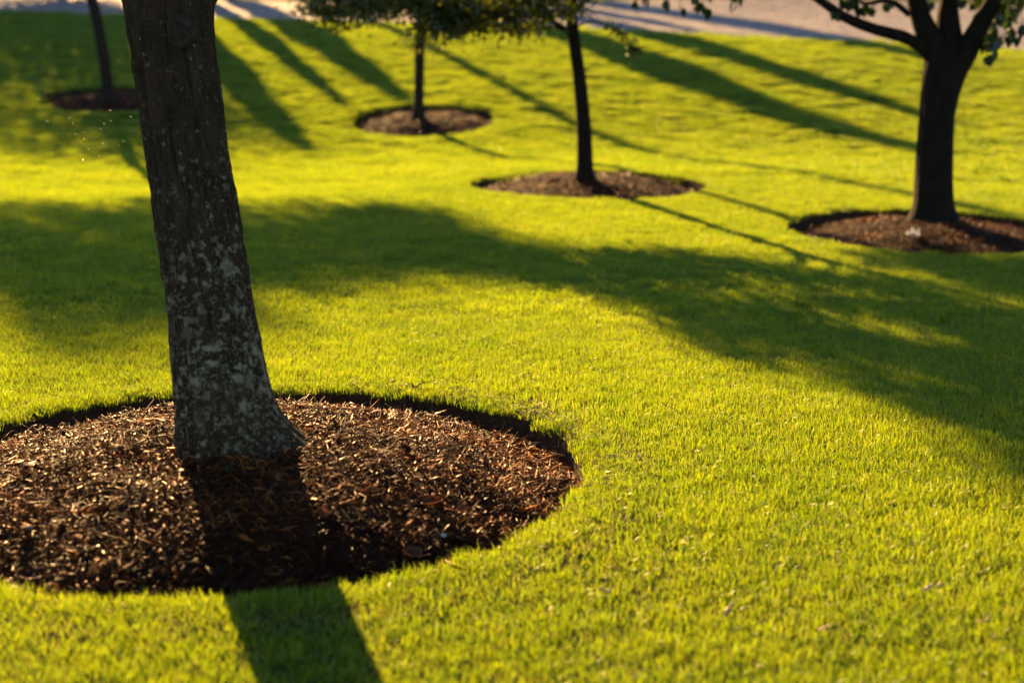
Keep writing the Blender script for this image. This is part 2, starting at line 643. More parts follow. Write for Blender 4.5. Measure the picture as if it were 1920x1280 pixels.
# ------------------------------------------------------------------ the paved path beyond the lawn
PATH_W = 12.0


def path_width(x):
    return np.interp(x, (-5, 3), (6.2, PATH_W))


ex = np.arange(-24, 19.01, .25)
ep = spline([(a, b, 0) for a, b in EDGE], 400)
seglen = np.r_[0, np.cumsum(np.linalg.norm(np.diff(ep[:, :2], axis=0), axis=1))]


def along(s, v):
    """Point of the path s metres along the lawn edge, v metres away from the lawn."""
    x = np.interp(s, seglen, ep[:, 0])
    y = np.interp(s, seglen, ep[:, 1])
    x2 = np.interp(s + .2, seglen, ep[:, 0])
    y2 = np.interp(s + .2, seglen, ep[:, 1])
    tx, ty = x2 - x, y2 - y
    L = np.hypot(tx, ty) + 1e-9
    tx, ty = tx / L, ty / L
    return x - ty * v, y + tx * v, np.arctan2(ty, tx)


S0, S1 = 4.0, seglen[-1] - 4.0
ss = np.arange(S0, S1, .5)
vv = np.array([0, .003, .33, .66, 1.0])
sx_, _, _ = along(ss, 0 * ss)
px_, py_, _ = along(ss[:, None], vv[None] * path_width(sx_)[:, None])
pz_ = hz(px_, py_) - .045
m_, k_ = len(ss), len(vv)
ii = np.arange(m_ - 1)[:, None] * k_
jj = np.arange(k_ - 1)[None]
Q = np.stack([ii + jj, ii + k_ + jj, ii + k_ + jj + 1, ii + jj + 1], -1).reshape(-1, 4)
path = kind(mk('path', np.stack([px_, py_, pz_], -1), Q, None, M['sand'], smooth=True), 'structure')
PL, PW_ = .29, .145
pc = []
row = 0
v = PW_ / 2
while v < PATH_W:
    s = S0 + 1 + (PL / 2 if row % 2 else 0)
    pc.append(np.stack([np.arange(s, S1 - 1, PL), np.full(len(np.arange(s, S1 - 1, PL)), v)], 1))
    v += PW_
    row += 1
pc = np.concatenate(pc)
pc = pc[pc[:, 1] < path_width(along(pc[:, 0], 0 * pc[:, 0])[0]) - .05]
cxp, cyp, cap = along(pc[:, 0], pc[:, 1])
czp = hz(cxp, cyp) - .012 + rng.normal(0, .0022, len(pc))
BOX = np.array([(-1, -1, -1), (1, -1, -1), (1, 1, -1), (-1, 1, -1), (-.97, -.95, 1), (.97, -.95, 1), (.97, .95, 1), (-.97, .95, 1)], float)
BQ = np.array([(4, 5, 6, 7), (0, 1, 5, 4), (1, 2, 6, 5), (2, 3, 7, 6), (3, 0, 4, 7)])
half = np.array([PL / 2 - .004, PW_ / 2 - .004, .025])
dep = cyp * math.cos(PITCH) - (czp - EYE) * math.sin(PITCH)
upp = cyp * math.sin(PITCH) + (czp - EYE) * math.cos(PITCH)
ix, iy = 960 + cxp / dep * FPX, 640 - upp / dep * FPX
vis = (ix > 1200) & (ix < 1930) & (iy > 2) & ~((ix > 1690) & (ix < 1840))
order = np.argsort(np.where(vis, dep, 1e6))
near = order[:290]
tilt = rng.normal(0, .006, (len(pc), 2))
vars_ = []
for k in range(8):
    me = mk('paver', BOX * half, BQ, None, M['paver'], link=False, attrs={'tint': np.full(8, (k + .5) / 8)})
    vars_.append(me.data)
    bpy.data.objects.remove(me)
for n_ in near:
    o = bpy.data.objects.new('paver', vars_[rng.integers(8)])
    COL.objects.link(o)
    o.parent = path
    o.location = (cxp[n_], cyp[n_], czp[n_] - .0)
    sl = (hz(cxp[n_] , cyp[n_] + .3) - hz(cxp[n_], cyp[n_] - .3)) / .6
    sx = (hz(cxp[n_] + .3, cyp[n_]) - hz(cxp[n_] - .3, cyp[n_])) / .6
    nrm = Vector((-float(sx) + tilt[n_, 0], -float(sl) + tilt[n_, 1], 1)).normalized()
    o.rotation_euler = (nrm.to_track_quat('Z', 'Y').to_matrix() @ Matrix.Rotation(0, 3, 'Z')).to_euler()
    X = Vector((math.cos(cap[n_]), math.sin(cap[n_]), 0))
    X = (X - nrm * X.dot(nrm)).normalized()
    Y = nrm.cross(X)
    o.rotation_euler = Matrix((X, Y, nrm)).transposed().to_euler()
rest = np.setdiff1d(np.arange(len(pc)), near)
ca, sa = np.cos(cap[rest])[:, None], np.sin(cap[rest])[:, None]
bx = BOX * half
vx = cxp[rest][:, None] + ca * bx[:, 0] - sa * bx[:, 1]
vy = cyp[rest][:, None] + sa * bx[:, 0] + ca * bx[:, 1]
slope_x = (hz(cxp[rest] + .3, cyp[rest]) - hz(cxp[rest] - .3, cyp[rest])) / .6 + tilt[rest, 0]
slope_y = (hz(cxp[rest], cyp[rest] + .3) - hz(cxp[rest], cyp[rest] - .3)) / .6 + tilt[rest, 1]
vz = czp[rest][:, None] + bx[:, 2] + slope_x[:, None] * (vx - cxp[rest][:, None]) + slope_y[:, None] * (vy - cyp[rest][:, None])
Q = (np.arange(len(rest))[:, None, None] * 8 + BQ[None]).reshape(-1, 4)
kind(mk('pavers', np.stack([vx, vy, vz], -1), Q, None, M['paver'], path, attrs={'tint': np.repeat(rng.random(len(rest)), 8)}), 'stuff')


# ------------------------------------------------------------------ mulch beds
def bed_height(i, x, y):
    cx, cy = BEDS[i]
    rr = np.clip(np.hypot(x - cx, y - cy) / BED_R, 0, 1)
    return hz(x, y) - (.118 if i == 0 else .115) + (.255 if i == 0 else .175) * (1 - rr ** 2) + .028 * vnoise(x * 3.2, y * 3.2, i + .5, 41) + .018 * vnoise(x * 7, y * 7, i + .5, 42) + .006 * vnoise(x * 19, y * 19, i + .5, 43)


_bed_plain = bed_height
FOOT = (-0.93, 4.86)


def bed_height(i, x, y):
    h_ = _bed_plain(i, x, y)
    if i == 0:
        d2 = (x - FOOT[0]) ** 2 + (y - FOOT[1]) ** 2
        h_ = h_ + .045 * np.exp(-d2 / .045) * (.45 + .8 * vnoise(x * 8, y * 8, 2.5, 47))
    return h_


def make_bed(i, label, nchips, scale):
    cx, cy = BEDS[i]
    base = np.array([cx, cy, float(hz(cx, cy)) - .02])
    root = thing('mulch_bed', label, 'mulch bed', base, 'round mulch beds around the trees')
    nt = 160
    th = np.arange(nt) / nt * 2 * math.pi
    Rb = bed_radius(i, th)
    rings = [f * .97 for f in np.linspace(.03, 1, 34)]
    V = []
    for f in rings:
        x, y = cx + Rb * f * np.cos(th), cy + Rb * f * np.sin(th)
        V.append(np.stack([x, y, bed_height(i, x, y)], 1))
    V = np.concatenate(V) - base
    nr = len(rings)
    a = np.arange(nr - 1)[:, None] * nt
    j = np.arange(nt)[None]
    k = (j + 1) % nt
    Q = np.stack([a + j, a + nt + j, a + nt + k, a + k], -1).reshape(-1, 4)
    ctr = np.array([[0, 0, float(bed_height(i, cx, cy)) - base[2]]])
    T = [(nr * nt, q, (q + 1) % nt) for q in range(nt)]
    mk('soil', np.vstack([V, ctr]), Q, T, M['soil'], root, True)
    # the cut bank: from the mulch up to the turf and out under the grass
    V = []
    for f, dz, add in ((.955, -.135, 0), (.975, -.095, 0), (.99, -.03, 0), (1.0, -.006, 0), (1.0, .004, .05), (1.0, .005, .22), (1.0, -.05, .30)):
        r_ = Rb * f + add + (.008 * vnoise(np.cos(th) * 14, np.sin(th) * 14, f * 30, 44) if add == 0 else 0)
        x, y = cx + r_ * np.cos(th), cy + r_ * np.sin(th)
        V.append(np.stack([x, y, hz(x, y) + dz], 1))
    V = np.concatenate(V) - base
    a = np.arange(6)[:, None] * nt
    Q = np.stack([a + j, a + nt + j, a + nt + k, a + k], -1).reshape(-1, 4)
    mk('cut_bank', V, Q, None, M['bank'], root, True)
    # shredded bark, a loose layer of splinters and shreds
    r = np.random.default_rng(500 + i)
    n = nchips
    a = r.random(n) * 2 * math.pi
    d = np.sqrt(r.random(n)) * bed_radius(i, a) * .975
    x, y = cx + d * np.cos(a), cy + d * np.sin(a)
    L = np.clip(r.lognormal(math.log(.034), .60, n), .009, .13) * scale
    Wd = np.clip(r.lognormal(math.log(.0034), .60, n), .0014, .018) * scale
    typ = r.random(n)
    L = np.where(typ < .55, L * .55, np.where(typ < .90, L * 1.15, np.clip(L, .02, .05) * 1.1))
    Wd = np.where(typ < .55, Wd * .75, np.where(typ < .90, Wd * .8, Wd * 2.3))
    Wd = np.minimum(Wd, L * .4)
    z = bed_height(i, x, y) + r.random(n) ** 1.5 * .022 * scale + .002
    if i == 0:                                   # a few shreds kicked out onto the turf
        k = 220
        d[:k] = bed_radius(i, a[:k]) + np.abs(r.normal(0, .07, k))
        x, y = cx + d * np.cos(a), cy + d * np.sin(a)
        z[:k] = hz(x[:k], y[:k]) + .010 + .022 * r.random(k)
        L[:k] *= .6
    az = r.random(n) * 2 * math.pi
    pit = r.normal(0, .42, n)
    dr = np.stack([np.cos(az) * np.cos(pit), np.sin(az) * np.cos(pit), np.sin(pit)], 1)
    sd = np.cross(dr, r.normal(size=(n, 3)) * np.array([.5, .5, 1.0]))
    sd /= np.linalg.norm(sd, axis=1)[:, None]
    nn = np.cross(sd, dr)
    bend = r.normal(0, .16, n) * L
    C = np.stack([x, y, z], 1)
    st = []
    for t, tap in ((-1, .35), (0, 1.0), (1, .3)):
        p = C + dr * (t * L / 2)[:, None] + nn * (bend * (1 - t * t))[:, None]
        for (u, w) in ((-.5, 0), (.5, 0), (.05, .45)):
            st.append(p + sd * (u * Wd * tap)[:, None] + nn * (w * Wd * tap)[:, None])
    V = np.stack(st, 1).reshape(-1, 3) - base
    o = np.arange(n)[:, None]
    Q, T = [], []
    for b in (0, 3):
        for e in range(3):
            f_ = (e + 1) % 3
            Q.append(np.hstack([o * 9 + b + e, o * 9 + b + f_, o * 9 + b + 3 + f_, o * 9 + b + 3 + e]))
    T = [np.hstack([o * 9, o * 9 + 2, o * 9 + 1]), np.hstack([o * 9 + 6, o * 9 + 7, o * 9 + 8])]
    tint = np.clip(r.beta(1.4, 2.6, n) + .30 * vnoise(x * 6, y * 6, 7.7, 55) + .12 * vnoise(x * 15, y * 15, 3.7, 56), 0, 1)
    kind(mk('bark_chips', V, np.concatenate(Q), np.concatenate(T), M['chips'], root, attrs={'tint': np.repeat(tint, 9)}), 'stuff')
    return root


make_bed(0, 'largest round bed of brown bark mulch around the foreground tree', 40000, 1.0)
make_bed(1, 'round mulch bed under the dark forked tree at right', 12000, 1.15)
make_bed(2, 'oval-looking mulch bed around the slim dark tree right of centre', 10000, 1.25)
make_bed(3, 'small mulch bed around the slender tree in the upper middle', 6000, 1.6)
make_bed(4, 'small far mulch bed half hidden by the foreground trunk', 6000, 1.6)

# dried clippings and dead grass along the back right lip of the front bed
mb = MB()
n = 420
c0 = np.array(BEDS[0])
th = rng.normal(R(38), R(24), n)
rr = bed_radius(0, th) + rng.normal(.03, .05, n)
x, y = c0[0] + rr * np.cos(th), c0[1] + rr * np.sin(th)
z = np.where(rr < bed_radius(0, th), hz(x, y) - .05, hz(x, y) + .012 + .02 * rng.random(n))
ax = np.stack([rng.normal(size=n), rng.normal(size=n), rng.normal(0, .35, n)], 1)
leaves(mb, np.stack([x, y, z], 1), ax, .03 + .04 * rng.random(n), .002 + .003 * rng.random(n))
kind(mb.build('dry_clippings', M['straw']), 'stuff')
# dead roots and thatch hanging over the cut bank
mb = MB()
n = 1500
th = rng.random(n) * 2 * math.pi
rr = bed_radius(0, th) * (1.0 - .03 * rng.random(n)) + .015
x, y = c0[0] + rr * np.cos(th), c0[1] + rr * np.sin(th)
z = hz(x, y) - .05 * rng.random(n)
ax = np.stack([-np.cos(th) * .5 + rng.normal(0, .6, n), -np.sin(th) * .5 + rng.normal(0, .6, n), -.5 + rng.normal(0, .5, n)], 1)
leaves(mb, np.stack([x, y, z], 1), ax, .02 + .035 * rng.random(n), .0014 + .002 * rng.random(n))
kind(mb.build('thatch', mat_tinted('thatch', [(0, (.035, .022, .012)), (1, (.16, .10, .05))], .9, .1)), 'stuff')


def on_bed(i, px, py, lift=.0):
    """Point of a mulch bed (or of the turf beside it) under a pixel of the photograph."""
    d = at(px, py, 1.0) - np.array([0, 0, EYE])
    dist = math.hypot(*BEDS[i])
    t = np.linspace(dist - 2.5, dist + 2.5, 4000)
    p = np.array([0, 0, EYE]) + t[:, None] * d
    inside = np.hypot(p[:, 0] - BEDS[i][0], p[:, 1] - BEDS[i][1]) < BED_R * .97
    surf = np.where(inside, bed_height(i, p[:, 0], p[:, 1]), hz(p[:, 0], p[:, 1]) - .2)
    hit = p[:, 2] < surf
    k = int(np.argmax(hit)) if hit.any() else int(np.argmin(p[:, 2] - surf))
    return p[k] + np.array([0, 0, lift])


def base_on(i, px, py):
    """Trunk base on the mulch under a pixel, and its depth along the lens axis."""
    p = on_bed(i, px, py)
    return p, float(p[1] * math.cos(PITCH) - (p[2] - EYE) * math.sin(PITCH))


# ------------------------------------------------------------------ trees
def trunk_mesh(base, pts, rads, seg, nring, flare, lobes, mat, root, rough=.03, ridge=.0, seed=0):
    """Trunk with root flare and bark ridges; pts and base are world points."""
    P = spline(pts, nring)
    u = np.linspace(0, 1, nring)
    rr = np.interp(u, np.linspace(0, 1, len(rads)), rads)
    th = np.arange(seg) / seg * 2 * math.pi
    V = []
    z0 = P[0, 2]
    for i in range(nring):
        hgt = P[i, 2] - z0
        fl = flare * math.exp(-max(hgt - .03, 0) / .085)
        lob = sum(a * np.maximum(np.cos((th - t0)), 0) ** p * math.exp(-max(hgt - .03, 0) / dc) for (t0, a, p, dc) in lobes) if lobes else 0
        nz = rough * vnoise(np.cos(th) * 1.7, np.sin(th) * 1.7, hgt * 2.2, seed)
        rg = ridge * (np.abs(vnoise(np.cos(th) * 8, np.sin(th) * 8, hgt * 4.0, seed + 1)) + .7 * np.abs(vnoise(np.cos(th) * 17, np.sin(th) * 17, hgt * 9, seed + 2))) if ridge else 0
        r_ = rr[i] * (1 + nz) + fl + lob - rg
        V.append(np.stack([P[i, 0] + r_ * np.cos(th), P[i, 1] + r_ * np.sin(th), np.full(seg, P[i, 2])], 1))
    V = np.concatenate(V) - base
    a = np.arange(nring - 1)[:, None] * seg
    j = np.arange(seg)[None]
    k = (j + 1) % seg
    Q = np.stack([a + j, a + k, a + seg + k, a + seg + j], -1).reshape(-1, 4)
    return mk('trunk', V, Q, None, mat, root, True)


def limb(root, base, pts, r0, r1, mat, n=14, seg=10, name='branch', rough=.08):
    P = spline(pts, n)
    V, Q, T = tube(P, np.linspace(r0, r1, n), seg, rough, int(abs(P[0, 0] * 100)) % 97)
    return mk(name, V - base, Q, T, mat, root, True)


def crown(root, base, lobes, clusters, per, length, width, mat, barkmat, anchors, seed, spread=.2, twig=.010, down=.15):
    """Foliage: leaf clusters on twigs filling the lobes (world centre + radii)."""
    r = np.random.default_rng(seed)
    fol, tw = MB(), MB()
    w = np.array([l[3] * l[4] * l[5] for l in lobes]) ** .8
    w /= w.sum()
    A = np.asarray(anchors, float)
    for c in range(clusters):
        l = lobes[r.choice(len(lobes), p=w)]
        d = r.normal(size=3)
        d /= np.linalg.norm(d)
        p = np.array(l[:3]) + d * np.array(l[3:6]) * (r.random() ** .45)
        a = A[np.argmin(((A - p) ** 2).sum(1) + .4 * np.maximum(A[:, 2] - p[2], 0))]
        mid = (a + p) / 2 + r.normal(0, .10, 3) + np.array([0, 0, .08])
        pts = spline([a, mid, p], 6)
        V, Q, T = tube(pts, np.linspace(twig, twig * .25, 6), 4, cap=False)
        tw.add(V - base, Q, None)
        k = int(per * (.5 + r.random()))
        tpos = pts[3:][r.integers(0, 3, k)]
        pos = tpos * .35 + p * .65 + r.normal(0, spread, (k, 3)) * np.array([1, 1, .65])
        ax = r.normal(size=(k, 3)) + (pos - p) * 2 + np.array([0, 0, -down * 3])
        leaves(fol, pos - base, ax, length * (.7 + .6 * r.random(k)), width * (.7 + .6 * r.random(k)), r)
    kind(tw.build('twigs', barkmat, root, True), 'stuff')
    return kind(fol.build('foliage', mat, root), 'stuff')


# --- foreground tree -------------------------------------------------
p0, D1 = base_on(0, 441, 834)
print('D1', D1, p0)
b0 = np.array([p0[0], p0[1], float(bed_height(0, p0[0], p0[1])) - .05])
t1 = thing('large_tree', 'thick dark trunk spotted with pale lichen in the foreground mulch bed', 'tree', b0)
tp = [np.array([p0[0], p0[1], b0[2]]), at(426, 800, D1 + .01), at(412, 700, D1 + .03), at(393, 560, D1 + .06), at(366, 380, D1 + .09), at(343, 220, D1 + .12), at(324, 90, D1 + .14), at(316, 20, D1 + .15), at(311, -50, D1 + .16)]
tr = [w * (D1 + .07) / FPX / 2 for w in (196, 184, 179, 168, 162, 160, 162, 172, 186)]
trunk1 = trunk_mesh(b0, tp, tr, 300, 300, .006, [(R(-8), .175, 4, .075), (R(100), .06, 6, .07), (R(188), .030, 10, .05), (R(222), .022, 16, .035), (R(-58), .028, 14, .04), (R(-88), .016, 20, .03), (R(250), .022, 18, .04)], M['bark_old'], t1, .035, .017, 11)
q = at(311, -40, D1 + .16)
limbs1 = []
for (dx, dy, dz, r0) in ((.95, .25, 1.5, .085), (-.85, .5, 1.7, .085), (.1, -.75, 1.7, .08), (.05, .35, 2.3, .085)):
    s0 = q + np.array([dx * .06, dy * .06, -.12])
    e = q + np.array([dx, dy, dz])
    pts = [s0, q + np.array([dx * .30, dy * .30, dz * .22]), q + np.array([dx * .65, dy * .65, dz * .6]), e]
    limb(t1, b0, pts, r0, .028, M['bark_old'], 16, 14)
    limbs1 += list(spline(pts, 10)[4:])
crown(t1, b0, [(q[0], q[1], 5.0, 1.7, 1.6, 1.1), (q[0] + .7, q[1] + .2, 4.3, 1.1, 1.1, .8), (q[0] - .9, q[1] + .4, 4.4, 1.1, 1.1, .8), (q[0], q[1] - .6, 4.3, 1.1, 1.0, .8)],
      170, 60, .085, .06, M['leaf'], M['bark'], limbs1, 61, .24, .013)
# healed pruning scar on the side that faces the camera
sc0 = at(338, 62, D1 - .002)
mb = MB()
nt = 28
th = np.arange(nt) / nt * 2 * math.pi
prof = [(.060, -.014), (.054, -.001), (.046, .007), (.038, .005), (.030, -.004), (.018, -.002), (.008, .002)]
V = []
for rad, out in prof:
    wob = (1 + .28 * vnoise(np.cos(th) * 1.3, np.sin(th) * 1.3, rad * 25, 77)) * np.where(np.sin(th) > 0, 1.0, 1 - .25 * np.sin(th) ** 2)
    V.append(np.stack([rad * wob * np.cos(th) * .95, np.full(nt, -out), rad * wob * np.sin(th) * 1.05], 1))
V.append(np.array([[0, -.012, 0]]))
V = np.concatenate(V)
a = np.arange(len(prof) - 1)[:, None] * nt
j = np.arange(nt)[None]
k = (j + 1) % nt
Q = np.stack([a + j, a + k, a + nt + k, a + nt + j], -1).reshape(-1, 4)
T = [((len(prof) - 1) * nt + e, (len(prof) - 1) * nt + (e + 1) % nt, len(V) - 1) for e in range(nt)]
scar = mk('branch_scar', V, Q, T, mat_bark('scar_wood', (.022, .015, .010), (.095, .060, .042), 0, .8), t1, True)
scar.location = Vector(sc0 - b0)
scar.rotation_euler = (0, 0, R(-10))

# --- forked tree at right --------------------------------------------
p2, D2 = base_on(1, 1750, 418)
b2 = np.array([p2[0], p2[1], float(bed_height(1, p2[0], p2[1])) - .04])
t2 = thing('forked_tree', 'dark forked tree with heart-shaped leaves at the right', 'tree', b2)
tp = [b2, at(1750, 380, D2), at(1752, 300, D2), at(1757, 220, D2), at(1764, 160, D2), at(1772, 115, D2)]
k2 = D2 / FPX / 2
trunk_mesh(b2, tp, [84 * k2, 73 * k2, 69 * k2, 66 * k2, 71 * k2, 78 * k2], 90, 90, .035, [(R(-20), .06, 6, .07), (R(170), .04, 6, .07), (R(-100), .03, 6, .06)], M['bark'], t2, .05, .008, 21)
limbs2 = []


def limb2(pix, w0, w1, dd=None, n=16):
    pts = [at(x, y, D2 + (dd[i_] if dd else 0)) for i_, (x, y) in enumerate(pix)]
    limb(t2, b2, pts, w0 * k2, w1 * k2, M['bark'], n, 14, rough=.12)
    limbs2.extend(list(spline(pts, 12)[6:]))


limb2([(1762, 190), (1764, 140), (1737, 97), (1700, 72), (1645, 57), (1590, 36), (1550, 10), (1500, -22), (1400, -70), (1290, -95), (1190, -100)], 30, 7, [0, 0, -.02, -.03, -.05, -.08, -.1, -.12, -.15, -.1, -.05], 26)
limb2([(1762, 185), (1764, 130), (1747, 85), (1729, 40), (1717, 0), (1702, -60), (1650, -200), (1600, -380)], 63, 12, [0, 0, .02, .03, .05, .1, .3, .5])
limb2([(1766, 142), (1772, 110), (1778, 80), (1777, 40), (1779, 0), (1790, -80), (1800, -300), (1790, -520)], 68, 12, [0, 0, .05, .08, .1, .1, .1, .2])
limb2([(1760, 222), (1782, 150), (1812, 95), (1838, 48), (1862, 5), (1890, -50), (1960, -190), (2030, -350)], 54, 12, [0, 0, -.05, -.1, -.15, -.25, -.5, -.7])
limb2([(1762, 225), (1780, 165), (1815, 110), (1832, 70), (1850, 25), (1858, -20), (1880, -150), (1880, -330)], 34, 10, [0, .04, .12, .2, .3, .4, .7, 1.0])
limb2([(1705, 28), (1680, 8), (1655, 2), (1625, 8), (1600, -4)], 12, 5, [0, -.05, -.1, -.15, -.2], 10)
cz = b2[2]
crown(t2, b2, [(p2[0] + .1, p2[1], cz + 3.9, 1.8, 1.6, 1.1), (p2[0] + 1.2, p2[1] - .2, cz + 3.0, 1.1, 1.1, .75), (p2[0] - 1.2, p2[1], cz + 3.1, 1.2, 1.1, .7), (p2[0], p2[1], cz + 4.8, 1.2, 1.1, .7)],
      170, 55, .10, .08, M['leaf'], M['bark'], limbs2, 62, .24, .012)


def leaf_mesh(seed):
    """Broad heart-shaped leaf, a little cupped, tip along -Z."""
    r = np.random.default_rng(seed)
    out = [(0, .0), (.22, -.05), (.40, .10), (.46, .30), (.40, .52), (.25, .74), (.10, .90), (0, 1.0)]
    cup, tw = .16 + .12 * r.random(), r.normal(0, .12)
    V, idx = [], {}
    mid = [(0, t) for t in (0, .1, .3, .52, .74, .9, 1.0)]
    V = []
    for (a, t) in out:
        V.append((a * .95, cup * a * 1.2 + tw * t * a - .10 * t * t, -t))
    for (a, t) in out[1:-1]:
        V.append((-a * .95, cup * a * 1.2 - tw * t * a - .10 * t * t, -t))
    nm = len(V)
    for (a, t) in out[1:-1]:
        V.append((0, -.10 * t * t, -max(t, .02)))
    T, Q_ = [], []
    for s, off in ((1, 1), (-1, 8)):
        ed = [off + e for e in range(6)]
        md = [nm + e for e in range(6)]
        T.append((0, ed[0], md[0]) if s > 0 else (0, md[0], ed[0]))
        for e in range(5):
            Q_.append((ed[e], ed[e + 1], md[e + 1], md[e]) if s > 0 else (ed[e], md[e], md[e + 1], ed[e + 1]))
        T.append((ed[5], 7, md[5]) if s > 0 else (ed[5], md[5], 7))
    o = mk('leaf', np.array(V), Q_, T, M['leaf'], link=False, smooth=True, attrs={'tint': np.full(len(V), r.random())})
    me_ = o.data
    bpy.data.objects.remove(o)
    return me_


LEAVES = [leaf_mesh(700 + k) for k in range(6)]
tw = MB()


def hang_leaf(p, size, rr):
    o = bpy.data.objects.new('leaf', LEAVES[rr.integers(len(LEAVES))])
    COL.objects.link(o)
    o.parent = t2
    o.location = Vector(p - b2)
    o.scale = (size * (.85 + .25 * rr.random()), size, size)
    o.rotation_euler = (rr.normal(0, .35), rr.normal(0, .40), rr.random() * 6.283)


def hang_twig(pix, dd, nleaf, size, seed, only_end=False):
    rr = np.random.default_rng(seed)
    pts = spline([at(x, y, D2 + dd) for x, y in pix], 12)
    V, Q, T = tube(pts, np.linspace(.0055, .0016, 12), 5)
    tw.add(V - b2, Q, T)
    for i_ in range(nleaf):
        u = 1.0 if i_ == 0 else .25 + .72 * rr.random()
        p = pts[min(11, int(u * 11))]
        o = p + np.array([rr.normal(0, .028), rr.normal(0, .03), -.012 - .03 * rr.random()])
        if i_:
            V, Q, T = tube(spline([p, (p + o) / 2 + np.array([0, 0, .006]), o], 5), .0013, 4)
            tw.add(V - b2, Q, T)
        else:
            o = p
        hang_leaf(o, size * (.75 + .5 * rr.random()), rr)


# leaves that hang into view: the right-hand sprays, those on the long limb, and the spray left of it
for i_, (pix, nl) in enumerate([
        ([(1865, -20), (1872, 20), (1868, 60), (1876, 78)], 6), ([(1885, -30), (1893, 10), (1898, 48), (1905, 72)], 7), ([(1905, -30), (1912, 10), (1916, 40), (1912, 60)], 7),
        ([(1850, -5), (1856, 30), (1852, 80), (1858, 104)], 4), ([(1840, 20), (1850, 60), (1847, 95), (1862, 110)], 3), ([(1925, -30), (1935, 10), (1932, 50), (1935, 80)], 6),
        ([(1880, 20), (1898, 50), (1886, 62), (1893, 55)], 4), ([(1850, -40), (1880, -20), (1905, -12), (1918, 0)], 6), ([(1870, -40), (1895, -10), (1890, 15), (1884, 30)], 6),
        ([(1845, -10), (1870, 0), (1880, 18), (1876, 34)], 4),
        ([(1850, -30), (1845, 0), (1838, 25), (1842, 50)], 5), ([(1862, -35), (1856, 0), (1862, 30), (1858, 62)], 5), ([(1830, -30), (1826, -5), (1832, 12), (1828, 30)], 4),
        ([(1895, -40), (1880, -10), (1876, 12), (1880, 40)], 5), ([(1800, -45), (1806, -25), (1802, -8), (1806, 2)], 4), ([(1730, -45), (1738, -25), (1742, -10), (1740, 4)], 4)]):
    hang_twig(pix, -.25 + .05 * i_, nl + 4, .088, 800 + i_)
for i_, (pix, nl) in enumerate([
        ([(1565, 15), (1566, 20), (1564, 24)], 2), ([(1580, -10), (1600, 0), (1618, 12)], 6), ([(1590, -20), (1605, -2), (1612, 16)], 6), ([(1636, 4), (1640, 12), (1637, 18)], 2),
        ([(1655, 0), (1664, 4), (1670, 6)], 2), ([(1575, -20), (1585, -6), (1592, 4)], 4)]):
    hang_twig(pix, -.15 + .02 * i_, nl + 2, .078, 830 + i_)
for i_, (pix, nl) in enumerate([
        ([(1192, -98), (1188, -50), (1185, -10), (1188, 5)], 4), ([(1215, -97), (1208, -50), (1212, -15), (1213, 0)], 6), ([(1240, -95), (1252, -40), (1250, -5), (1254, 10)], 5),
        ([(1275, -94), (1282, -50), (1276, -5), (1280, 17)], 6), ([(1300, -92), (1298, -50), (1305, -15), (1311, 6)], 6), ([(1310, -92), (1322, -40), (1318, 0), (1322, 24)], 3),
        ([(1330, -88), (1332, -50), (1330, -22), (1334, -12)], 5), ([(1370, -78), (1378, -45), (1376, -15), (1374, 6)], 3), ([(1385, -72), (1395, -40), (1392, -15), (1391, -6)], 3)]):
    hang_twig(pix, -.12 + .03 * i_, nl + 2, .088, 860 + i_)
kind(tw.build('twigs', M['bark'], t2, True), 'stuff')

# --- spreading tree right of centre -----------------------------------
p3, D3 = base_on(2, 1096, 337)
b3 = np.array([p3[0], p3[1], float(bed_height(2, p3[0], p3[1])) - .04])
t3 = thing('spreading_tree', 'slim dark tree with low spreading small-leaved crown right of centre', 'tree', b3)
k3 = D3 / FPX / 2
tp = [b3, at(1097, 310, D3), at(1095, 240, D3), at(1088, 160, D3), at(1080, 100, D3), at(1073, 45, D3), at(1068, -60, D3), at(1060, -200, D3)]
trunk_mesh(b3, tp, [38 * k3, 31 * k3, 28 * k3, 26 * k3, 25 * k3, 24 * k3, 20 * k3, 14 * k3], 40, 80, .02, [(R(0), .02, 4, .05), (R(190), .02, 4, .05)], M['bark'], t3, .05, .004, 31)
limbs3 = []
g3 = float(b3[2]) + .03


def limb3(pts, r0, r1=.008):
    limb(t3, b3, pts, r0, r1, M['bark'], 14, 8, rough=.1)
    limbs3.extend(list(spline(pts, 14)[3:]))


y3 = p3[1]
limb3([at(1074, 70, D3), at(1045, 45, D3 - .1), at(1005, 30, D3 - .2), at(930, 22, D3 - .4), at(840, 10, D3 - .6), at(740, -8, D3 - .7)], .034)
limb3([at(1074, 60, D3), at(1040, 52, D3 + .1), at(990, 50, D3 + .2), at(920, 48, D3 + .2), at(860, 40, D3 + .3)], .022)
limb3([at(1072, 40, D3), at(1030, 0, D3 + .2), at(950, -50, D3 + .5), at(840, -110, D3 + .8)], .030)
limb3([at(1072, 30, D3), at(1110, -10, D3 - .2), at(1160, -60, D3 - .4), at(1210, -120, D3 - .5)], .030)
limb3([at(1070, 10, D3), at(1050, -60, D3 - .3), at(980, -150, D3 - .6), at(920, -230, D3 - .7)], .030)
limb3([at(1068, -40, D3), at(1100, -120, D3 + .2), at(1150, -210, D3 + .4)], .028)
limb3([at(1064, -120, D3), at(1020, -220, D3), at(960, -330, D3 + .1)], .024)
limb3([at(1074, 55, D3), at(1110, 40, D3 - .2), at(1150, 52, D3 - .3), at(1185, 86, D3 - .35)], .012, .003)
limb3([at(1000, 30, D3 - .2), at(800, -5, D3 - .1), at(680, -5, D3 - .2), at(600, 5, D3 - .3)], .016, .004)
